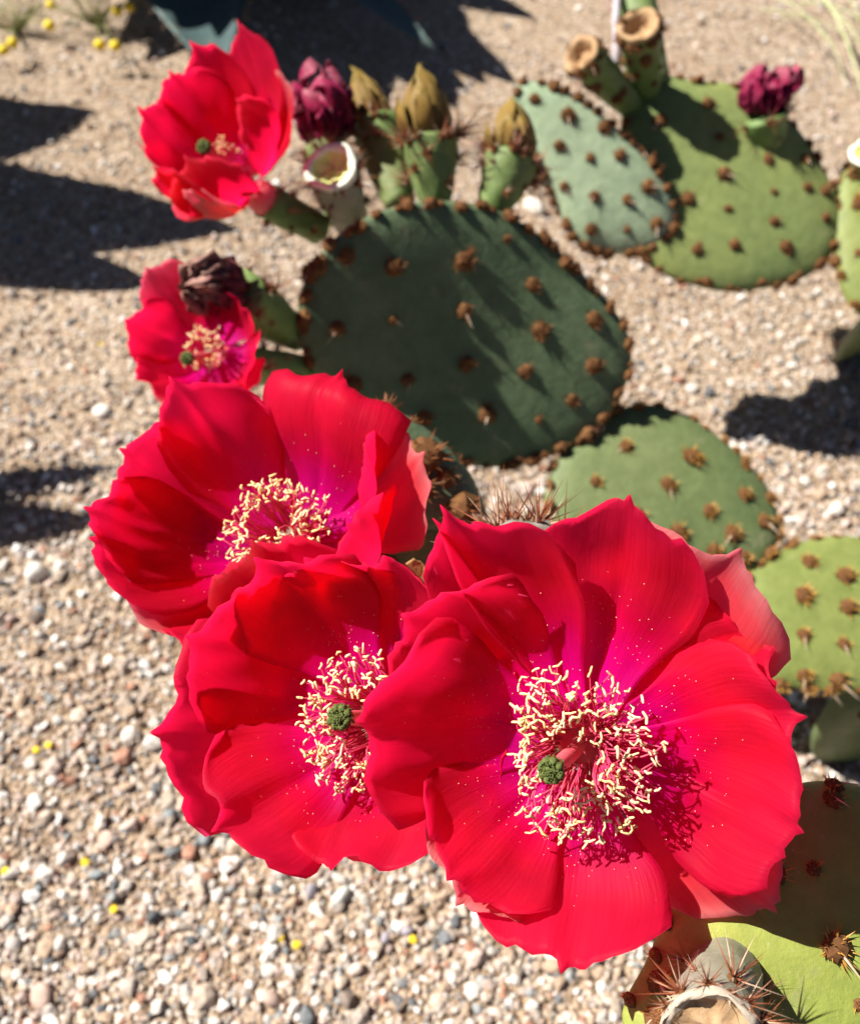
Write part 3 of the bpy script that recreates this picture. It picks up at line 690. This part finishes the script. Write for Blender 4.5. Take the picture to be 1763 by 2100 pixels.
F3 = [
 (858, 940, 2.0, 3.8, k_(kind='outer', layer=3, b1=.25, b2=.1, cup=.1)),
 (254, 1202, 2.2, 3.4, k_(kind='outer', layer=3, b1=.25, b2=.1)),
 (262, 930, 1.3, 3.5, k_(layer=2, b1=.25, b2=.12)),
 (200, 1050, 2.4, 3.0, k_(layer=2, b1=.25, b2=.12)),
 (655, 775, 1.8, 4.6, k_(layer=1, b1=.26, b2=-.10, cup=-.1, tipk=.16, curl=-.25)),
 (368, 798, 1.4, 3.6, k_(layer=0, b1=.22, b2=.10, cup=.1, tipk=.36)),
 (205, 1112, 2.4, 3.8, k_(layer=1, b1=.24, b2=.12)),
 (745, 942, 3.2, 2.8, k_(layer=0, b1=.4, b2=.25, roll=-20)),
 (525, 1122, 4.0, 3.8, k_(layer=0, b1=.55, b2=.5, cup=.12)),
 (715, 1085, 4.0, 3.6, k_(layer=0, b1=.5, b2=.42, cup=.12)),
 (400, 1320, 3.4, 3.6, k_(layer=2, b1=.3, b2=.2)),
]
flower(cactus, (600, 1115, .282), camdir(-.25, .42, .9), F3, 'red blossom with a curled glossy upper petal and pale pink outer petal', 230, .0170, .019, None, 380, 3, ovary=(760, 1020, .335, .007))
F4 = [
 (560, 150, .6, 2.8, k_(kind='outer', layer=2, b1=.25, b2=.15)),
 (575, 215, .0, 2.4, k_(kind='outer', layer=3, b1=.2, b2=.1)),
 (385, 396, 3.0, 3.6, k_(kind='outer', layer=2, b1=.42, b2=.32)),
 (493, 66, .8, 3.5, k_(layer=1, b1=.22, b2=.12, tipk=.3)),
 (400, 102, 1.2, 3.5, k_(layer=1, b1=.22, b2=.12, tipk=.3)),
 (356, 158, 1.5, 3.5, k_(layer=0, b1=.22, b2=.12)),
 (298, 228, 2.0, 3.5, k_(layer=0, b1=.22, b2=.12)),
 (296, 306, 2.8, 3.5, k_(layer=0, b1=.26, b2=.15)),
 (390, 335, 4.0, 4.2, k_(layer=0, b1=.5, b2=.42)),
 (330, 350, 3.2, 3.6, k_(layer=1, b1=.36, b2=.26)),
 (492, 214, 3.6, 4.2, k_(layer=0, b1=.42, b2=.35, tipk=.3)),
]
flower(cactus, (512, 372, .462), camdir(-.5, .55, .68), F4, 'red cup shaped blossom at the upper corner of the broad pad', 34, .0065, .024, (420, 303, .425, .0034), 0, 4, ovary=(655, 470, .50, .009))
F5 = [
 (306, 556, .8, 2.6, k_(kind='outer', layer=2, b1=.22, b2=.12, roll=15)),
 (340, 832, 1.6, 2.6, k_(kind='outer', layer=2, b1=.22, b2=.12)),
 (430, 590, .6, 2.6, k_(layer=1, b1=.25, b2=.15)),
 (488, 622, .9, 2.4, k_(layer=1, b1=.3, b2=.2)),
 (268, 660, 1.6, 2.8, k_(layer=0, b1=.26, b2=.12)),
 (290, 775, 2.0, 2.9, k_(layer=0, b1=.26, b2=.14)),
 (420, 832, 2.0, 2.6, k_(layer=0, b1=.3, b2=.2)),
 (510, 802, 1.6, 2.6, k_(layer=0, b1=.35, b2=.25)),
 (516, 730, 1.8, 2.6, k_(layer=0, b1=.4, b2=.3)),
]
flower(cactus, (440, 728, .425), camdir(-.35, .15, .9), F5, 'small red blossom below the dried dark flower', 70, .011, .014, (386, 735, .405, .0030), 0, 5, ovary=(625, 760, .485, .009))

# ovary with needles behind the largest blossom, brown sepals, big scar fruit below
fruit(cactus, (1010, 1230, .31), (1085, 1150, .252), .009, .0112, M_OVAG, 'scar', 21, scar=(M_OVAG, M_OVAG, -.002), label='spiny ovary with pale scar peeping over the largest blossom', nsp=34, scs=1.5)
fruit(cactus, (1495, 1950, .217), (1462, 2120, .186), .0065, .0094, M_OVAG, 'scar', 22, scar=(M_RIMW, M_SCAR, -.0004, .97), label='spiny ovary with broad tan scar under the largest blossom', nsp=24, scs=.72)
sp1 = PADINFO
for (b, t, w, sd) in [((1080, 1190, .222), (1058, 1078, .214), .006, 71), ((850, 1215, .255), (848, 1150, .25), .011, 72)]:
    o, V, r, c = petal(cactus, at(*b), at(*t), camdir(0, .2, 1), w, 'sepal', 'sepal', b1=.05, b2=.0, seed=sd, tipk=.6, wb=.7, rows=10, cols=9, rad=UP)

# ------------------------------------------------------------------ the cactus behind
rp2 = ground_at(1800, 640)
cactus2 = thing('prickly_pear', (rp2.x, rp2.y, gz(rp2.x, rp2.y)), 'prickly pear cactus behind with sunlit pads, dried fruits and one purple bud', 'cactus')
C_O = [(1052, 182), (1130, 172), (1205, 215), (1275, 272), (1335, 335), (1375, 405), (1382, 465), (1345, 512), (1260, 522), (1185, 500), (1130, 410), (1088, 310)]
c_a = [(1162, 240), (1095, 207), (1145, 302), (1207, 328), (1267, 322), (1235, 265), (1107, 367), (1155, 385), (1215, 405), (1282, 412), (1325, 385), (1210, 472), (1282, 472), (1342, 460), (1160, 455)]
pad(cactus2, 'C', C_O, (1230, 360, .66), Vector((-.08, -.80, .60)), M_PADC, .02, c_a, 'brown', .010, sc=1.4, rimsc=1.0, label='pale grey green pad with long spine shadows')
D_O = [(1290, 190), (1340, 155), (1420, 165), (1500, 175), (1575, 212), (1640, 270), (1690, 350), (1722, 430), (1705, 520), (1640, 572), (1510, 598), (1410, 582), (1330, 545), (1285, 480), (1265, 330)]
d_a = [(1345, 260), (1442, 225), (1465, 295), (1472, 370), (1562, 340), (1574, 405), (1480, 440), (1574, 465), (1495, 512), (1600, 515), (1642, 335), (1642, 395), (1682, 400), (1682, 455), (1420, 520), (1400, 420)]
pad(cactus2, 'D', D_O, joint('C', 1352, 490, -.004), Vector((.05, -.58, .81)), M_PADD, .022, d_a, 'brown', .012, sc=1.3, rimsc=.95, label='large green pad carrying a purple bud')
E_O = [(1708, 420), (1728, 345), (1800, 310), (1880, 330), (1950, 430), (1960, 560), (1900, 660), (1820, 670), (1740, 625), (1708, 530)]
pad(cactus2, 'E', E_O, joint('D', 1715, 470), Vector((-.1, -.5, .85)), M_PADY, .022, [(1745, 370), (1755, 430), (1750, 530)], 'yellow', .02)
lower_o = lower_pad('lowE', at(*joint('E', 1840, 620, -.004)), Vector((rp2.x, rp2.y, -.015)), .05); lower_o.parent = cactus2; lower_o.matrix_parent_inverse = PINV[cactus2.name]
JD = lambda px, py, near=0.0: joint('D', px, py, near)
fruit(cactus2, JD(1292, 215), (1192, 112, JD(1292, 215)[2] - .05), .010, .0125, M_OVA, 'scar', 31, scar=(M_SCAR, M_SCAR, .007), label='dried fruit with tan cup, beside the pale green pad', nsp=28, scs=1.15, needle='brown')
fruit(cactus2, JD(1325, 190), (1310, 55, JD(1325, 190)[2] - .05), .010, .0140, M_OVA, 'scar', 32, scar=(M_SCAR, M_SCAR, .008), label='dried fruit with tan cup next to the grey twig', nsp=30, scs=1.15, needle='brown')
fruit(cactus2, JD(1345, 180), (1300, -8, JD(1345, 180)[2] + .02), .010, .0150, M_OVA, 'scar', 33, scar=(M_SCAR, M_SCAR, .008), nsp=14, scs=1.2)
fruit(cactus2, JD(1572, 300), (1562, 238, JD(1572, 300)[2] - .012), .012, .0175, M_OVA, 'wilt', 34, tip=(1580, 142, JD(1572, 300)[2] - .02), rtip=.014, label='purple flower bud on the edge of the large green pad', name='wilted_flower', nsp=12)
fruit(cactus2, joint('E', 1800, 370), (1776, 312, joint('E', 1800, 370)[2] - .025), .009, .011, M_OVA, 'scar', 35, scar=(M_SCARW, M_SCARY, .005), nsp=10)

# ------------------------------------------------------------------ agaves
def agave_leaf(parent, base, tip, w, sag, seed, teeth=True, thick=.018):
    rr = random.Random(seed); ch = tip - base; L = ch.length; K = 16; n = 11; V = []; F = []
    mid = (base + tip) / 2 + Vector((0, 0, sag)); horiz = Vector((ch.y, -ch.x, 0)).normalized(); tb = MB()
    def P(t): return base * (1 - t) ** 2 + mid * 2 * t * (1 - t) + tip * t * t
    for i in range(K + 1):
        t = i / K; p = P(t); tg = (P(min(1, t + .01)) - P(max(0, t - .01))).normalized(); up = horiz.cross(tg).normalized()
        if up.z < 0: up = -up
        hw = w * .5 * (.75 + .5 * math.sin(t * 2.6)) * (1 - t ** 3.2) ** .8 + .0012
        for k in range(n):
            u = -1 + 2 * k / (n - 1); V.append(p + horiz * u * hw + up * (.28 * hw * u * u))
        for k in range(n):
            u = 1 - 2 * k / (n - 1); V.append(p + horiz * u * hw * .985 + up * (.28 * hw * u * u - thick * (1 - u * u) * (1 - t * .8) - .001))
        if teeth and i < K - 1 and i > 1:
            for sgn in (-1, 1):
                for q in (0, .5):
                    e = p + (P(min(1, t + q / K)) - p) + horiz * sgn * hw + up * .28 * hw
                    tb.spike(e - tg * .003, e + horiz * sgn * .006 + tg * .004, .0025, 4)
    m = 2 * n
    for i in range(K):
        for k in range(m): F.append((i * m + k, i * m + (k + 1) % m, (i + 1) * m + (k + 1) % m, (i + 1) * m + k))
    F.append(tuple(range(m))[::-1]); F.append(tuple(K * m + k for k in range(m)))
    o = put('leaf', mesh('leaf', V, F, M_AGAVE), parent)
    if teeth: put('teeth', tb.mesh('teeth', M_TOOTH), o, kind='stuff')
    return o
def shade(px, py, z):
    g = ground_at(px, py); return g + S * (z / S.z)
ag_c = Vector((-.46, 1.80, 0)); ag = thing('agave', ag_c, 'blue grey agave with broad toothed leaves casting deep shade over gravel', 'agave')
t1 = ground_at(432, 118); t2 = ground_at(888, 97)
agave_leaf(ag, ag_c + Vector((.03, -.05, .05)), at(448, 150, 1.08), .145, .0, 1)
agave_leaf(ag, ag_c + Vector((.08, -.02, .06)), at(888, 97, 1.13), .07, .0, 2)
for i in range(26):
    th = i * 2.39996; el = .25 + 1.1 * (i / 26); L = .62 - .12 * (i / 26)
    d = Vector((math.cos(th) * math.cos(el), math.sin(th) * math.cos(el), math.sin(el)))
    tp = ag_c + d * L + Vector((0, 0, .04))
    if tp.y < 1.62 and el < .75: continue
    agave_leaf(ag, ag_c + Vector((d.x, d.y, 0)) * .05 + Vector((0, 0, .03)), tp, .13, .05, 10 + i)
for i, (px, py, z, w) in enumerate([(1060, 175, .30, .10), (1010, 128, .36, .11), (940, 225, .30, .13), (790, 238, .28, .14), (660, 228, .30, .14), (540, 175, .34, .13), (400, 150, .36, .15), (300, 125, .38, .15), (240, 90, .40, .15), (470, 165, .36, .15), (350, 60, .44, .15), (260, 20, .46, .15), (860, 90, .42, .14), (640, 80, .42, .14), (1100, 40, .4, .1), (300, 30, .42, .12), (960, 60, .5, .14), (740, 120, .36, .15), (560, 60, .5, .14), (450, 30, .5, .14), (700, 20, .55, .14), (830, 150, .34, .14), (1000, 175, .33, .09)]):
    agave_leaf(ag, ag_c + Vector((.02, -.03, .06)), shade(px, py, z), w, .06, 40 + i)
# the plant left of the view whose leaf shadows lie on the gravel
ag2_c = Vector((-1.12, .98, 0)); ag2 = thing('agave', ag2_c, 'agave standing beside the gravel, its leaf shadows striping the ground', 'agave')
for i, (px, py, z, w) in enumerate([(500, 480, .34, .15), (330, 590, .30, .11), (195, 225, .38, .24), (200, 440, .36, .06)]):
    agave_leaf(ag2, ag2_c + Vector((.02, random.uniform(-.05, .05), .05)), shade(px, py, z), w, .10, 60 + i)
for i in range(12):
    th = 1.2 + i * .33; el = .4 + .05 * i
    agave_leaf(ag2, ag2_c + Vector((0, 0, .03)), ag2_c + Vector((math.cos(th) * .5, math.sin(th) * .5, .15 + .03 * i)), .10, .06, 80 + i)

g3 = ground_at(-620, 1030); ag3 = thing('agave', (g3.x, g3.y, 0), 'young agave beside the gravel, throwing two thin leaf shadows', 'agave')
for i, (px, py, z, w) in enumerate([(250, 962, .24, .04), (225, 1075, .22, .05), (60, 1000, .25, .03)]):
    agave_leaf(ag3, Vector((g3.x, g3.y, .02)), shade(px, py, z), w, .02, 120 + i, True, .008)
for i in range(9):
    th = 1.7 + i * .36
    agave_leaf(ag3, Vector((g3.x, g3.y, .02)), Vector((g3.x + math.cos(th) * .2, g3.y + math.sin(th) * .2, .10 + .02 * (i % 4))), .05, .03, 130 + i, True, .008)

# ------------------------------------------------------------------ weeds, grass, twig, fallen petals
M_STEM = simple('weed_stem', (.20, .22, .07), .7, .2, (.28, .28, .12), 90)
M_YEL = simple('yellow_floret', (.80, .55, .02), .7, .2, (.85, .66, .05), 900, (.6, .001))
M_GRASS = simple('pale_grass', (.36, .42, .20), .6, .3, (.46, .48, .26), 60)
M_TWIG = simple('grey_twig', (.36, .31, .34), .8, .2, (.48, .42, .44), 120)
def weed(base_px, heads, label, seed):
    rr = random.Random(seed); g = ground_at(*base_px); root = Vector((g.x, g.y, gz(g.x, g.y)))
    o = thing('yellow_flower_weed', root, label, 'weed')
    sb = MB()
    for i in range(26):
        d = Vector((rr.gauss(0, 1), rr.gauss(0, .8), 0)) * .035; p = root + d + Vector((0, 0, rr.uniform(.02, .07)))
        sb.tube([root, root + d * .4 + Vector((0, 0, .02)), p], [.0012, .0009, .0005], 4)
        for k in range(4):
            q = root + d * rr.uniform(.4, 1) + Vector((0, 0, rr.uniform(.01, .06))); sb.spike(q, q + Vector((rr.gauss(0, 1), rr.gauss(0, 1), rr.uniform(0, 1))) * .009, .0009)
    for (px, py, d) in heads:
        h = at(px, py, d); m = (root + h) / 2 + Vector((0, 0, .015)); sb.tube([root, m, h], [.0012, .001, .0008], 4)
        hb = MB(); hb.blob(h, .0075, 0, 10, 7, (1, 1, .85), .12); put('flower_head', hb.mesh('flower_head', M_YEL), o)
    put('stems', sb.mesh('stems', M_STEM), o, kind='stuff')
weed((40, 75), [(8, 103, 1.18), (27, 88, 1.19), (105, 10, 1.27), (102, 52, 1.22)], 'yellow button weed at the gravel edge beside the leaf shadow', 5)
weed((205, 60), [(205, 92, 1.17), (237, 94, 1.17), (241, 22, 1.23), (265, 14, 1.24)], 'yellow button weed in front of the agave shade', 6)
gg = ground_at(1720, 60); gr = thing('grass_tuft', (gg.x, gg.y, 0), 'thin pale green grass stems arching over the gravel', 'grass')
for i, (x0, y0, d0, x1, y1, d1, r) in enumerate([(1685, -10, 1.22, 1770, 205, 1.0, .0022), (1700, 20, 1.22, 1775, 130, 1.05, .0016), (1590, -5, 1.3, 1700, 95, 1.15, .0013), (1640, 5, 1.28, 1790, 60, 1.18, .0014), (1560, 20, 1.28, 1760, 90, 1.16, .001), (1680, 60, 1.2, 1735, 190, 1.08, .001), (1600, 40, 1.26, 1690, 70, 1.2, .0009), (1720, -20, 1.3, 1765, 70, 1.1, .0012)]):
    b = MB(); a_, e_ = at(x0, y0, d0), at(x1, y1, d1); m = (a_ + e_) / 2 + Vector((0, 0, .02)); pts = [a_ * (1 - t) ** 2 + m * 2 * t * (1 - t) + e_ * t * t for t in np.linspace(0, 1, 8)]
    b.tube(pts, [r * (1 - .6 * k / 7) for k in range(8)], 5); put('blade', b.mesh('blade', M_GRASS), gr)
b = MB(); tw = [at(1262, 132, .66), at(1266, 90, .665), at(1262, 40, .672), at(1266, -30, .69)]
b.tube(tw, [.0032, .0036, .003, .0028], 8); b.spike(tw[1], tw[1] + Vector((.012, .002, .01)), .001)
o = put('twig', b.mesh('twig', M_TWIG)); tag(o, 'grey dry twig standing between the dried fruits', 'twig')
def fallen(px, py, i):
    g = ground_at(px, py); r = .0026; rr = random.Random(i); hb = MB()
    for k in range(7):
        a = k * .897 + rr.random(); hb.blob(Vector((math.cos(a) * r * .55, math.sin(a) * r * .55, .0012)), r * .45, 0, 6, 4, (1, 1, .4), .2)
    hb.blob(Vector((0, 0, .0014)), r * .4, 0, 6, 4, (1, 1, .6), .1)
    o = put('fallen_floret', hb.mesh('fallen_floret', M_YEL), None, Matrix.Translation((g.x, g.y, gz(g.x, g.y) + .003)) @ Matrix.Rotation(rr.uniform(-.5, .5), 4, 'X'))
    tag(o, 'small yellow floret fallen on the gravel', 'floret', 'yellow florets fallen on the gravel')
for i, (px, py) in enumerate([(15, 1790), (178, 1770), (233, 1865), (575, 1925), (610, 1940), (80, 1545), (847, 1930), (105, 1535), (450, 845), (285, 1005), (210, 715)]): fallen(px, py, i)

# larger stones that can be picked out
def stone(px, py, size_px, col, label, i):
    g = ground_at(px, py); d = (g - CAM).dot(FW); r = size_px * .5 * d / FPX
    me = stones_mesh('pebble', np.array([(0, 0, 0.)]), np.array([r]), np.array([col]), 100 + i)
    o = put('pebble', me, None, Matrix.Translation((g.x, g.y, gz(g.x, g.y) + r * .35)))
    s_ = o.modifiers.new('round', 'SUBSURF'); s_.levels = s_.render_levels = 2
    tag(o, label, 'pebble', label.split(' pebble')[0] + ' pebbles' if label.endswith('in the gravel') else None)
G1, G2, W1, P1 = (.10, .11, .12), (.24, .27, .28), (.78, .73, .66), (.50, .36, .30)
for i, (x, y, s_, c, l) in enumerate([
 (348, 1665, 36, G2, 'slate grey pebble lying in the gravel'), (418, 1720, 36, G2, 'slate grey pebble lying in the gravel'), (318, 1877, 40, G1, 'dark charcoal pebble lying in the gravel'),
 (196, 1792, 36, G2, 'slate grey pebble lying in the gravel'), (75, 1825, 34, G2, 'slate grey pebble lying in the gravel'), (268, 1450, 26, G2, 'slate grey pebble lying in the gravel'),
 (450, 1836, 46, W1, 'pale cream pebble lying in the gravel'), (120, 1935, 54, W1, 'pale cream pebble lying in the gravel'), (342, 2005, 46, W1, 'pale cream pebble lying in the gravel'),
 (640, 1830, 40, (.36, .33, .37), 'mauve grey pebble lying in the gravel'), (78, 1180, 60, W1, 'large pale pebble below the thin leaf shadows'), (212, 850, 44, W1, 'white pebble near the small red blossom'),
 (700, 1840, 48, (.55, .56, .52), 'pale cream pebble lying in the gravel'), (80, 2040, 60, P1, 'largest brownish pink pebble in the gravel patch'), (216, 1722, 44, P1, 'brownish pink pebble lying in the gravel'),
 (28, 1935, 40, (.5, .46, .43), 'brownish pink pebble lying in the gravel'), (393, 1930, 26, G1, 'dark charcoal pebble lying in the gravel'), (790, 1925, 32, (.36, .33, .37), 'mauve grey pebble lying in the gravel'),
 (112, 1605, 32, W1, 'pale cream pebble lying in the gravel'), (545, 1965, 40, W1, 'pale cream pebble lying in the gravel'), (930, 2010, 40, W1, 'pale cream pebble lying in the gravel'), (560, 2050, 52, P1, 'brownish pink pebble lying in the gravel'),
 (730, 1990, 44, (.62, .5, .43), 'brownish pink pebble lying in the gravel'), (835, 1910, 34, (.36, .33, .37), 'mauve grey pebble lying in the gravel'), (1095, 430, 60, W1, 'bright white pebble between the brown bud and the pale pad')]):
    stone(x, y, s_, c, l, i)
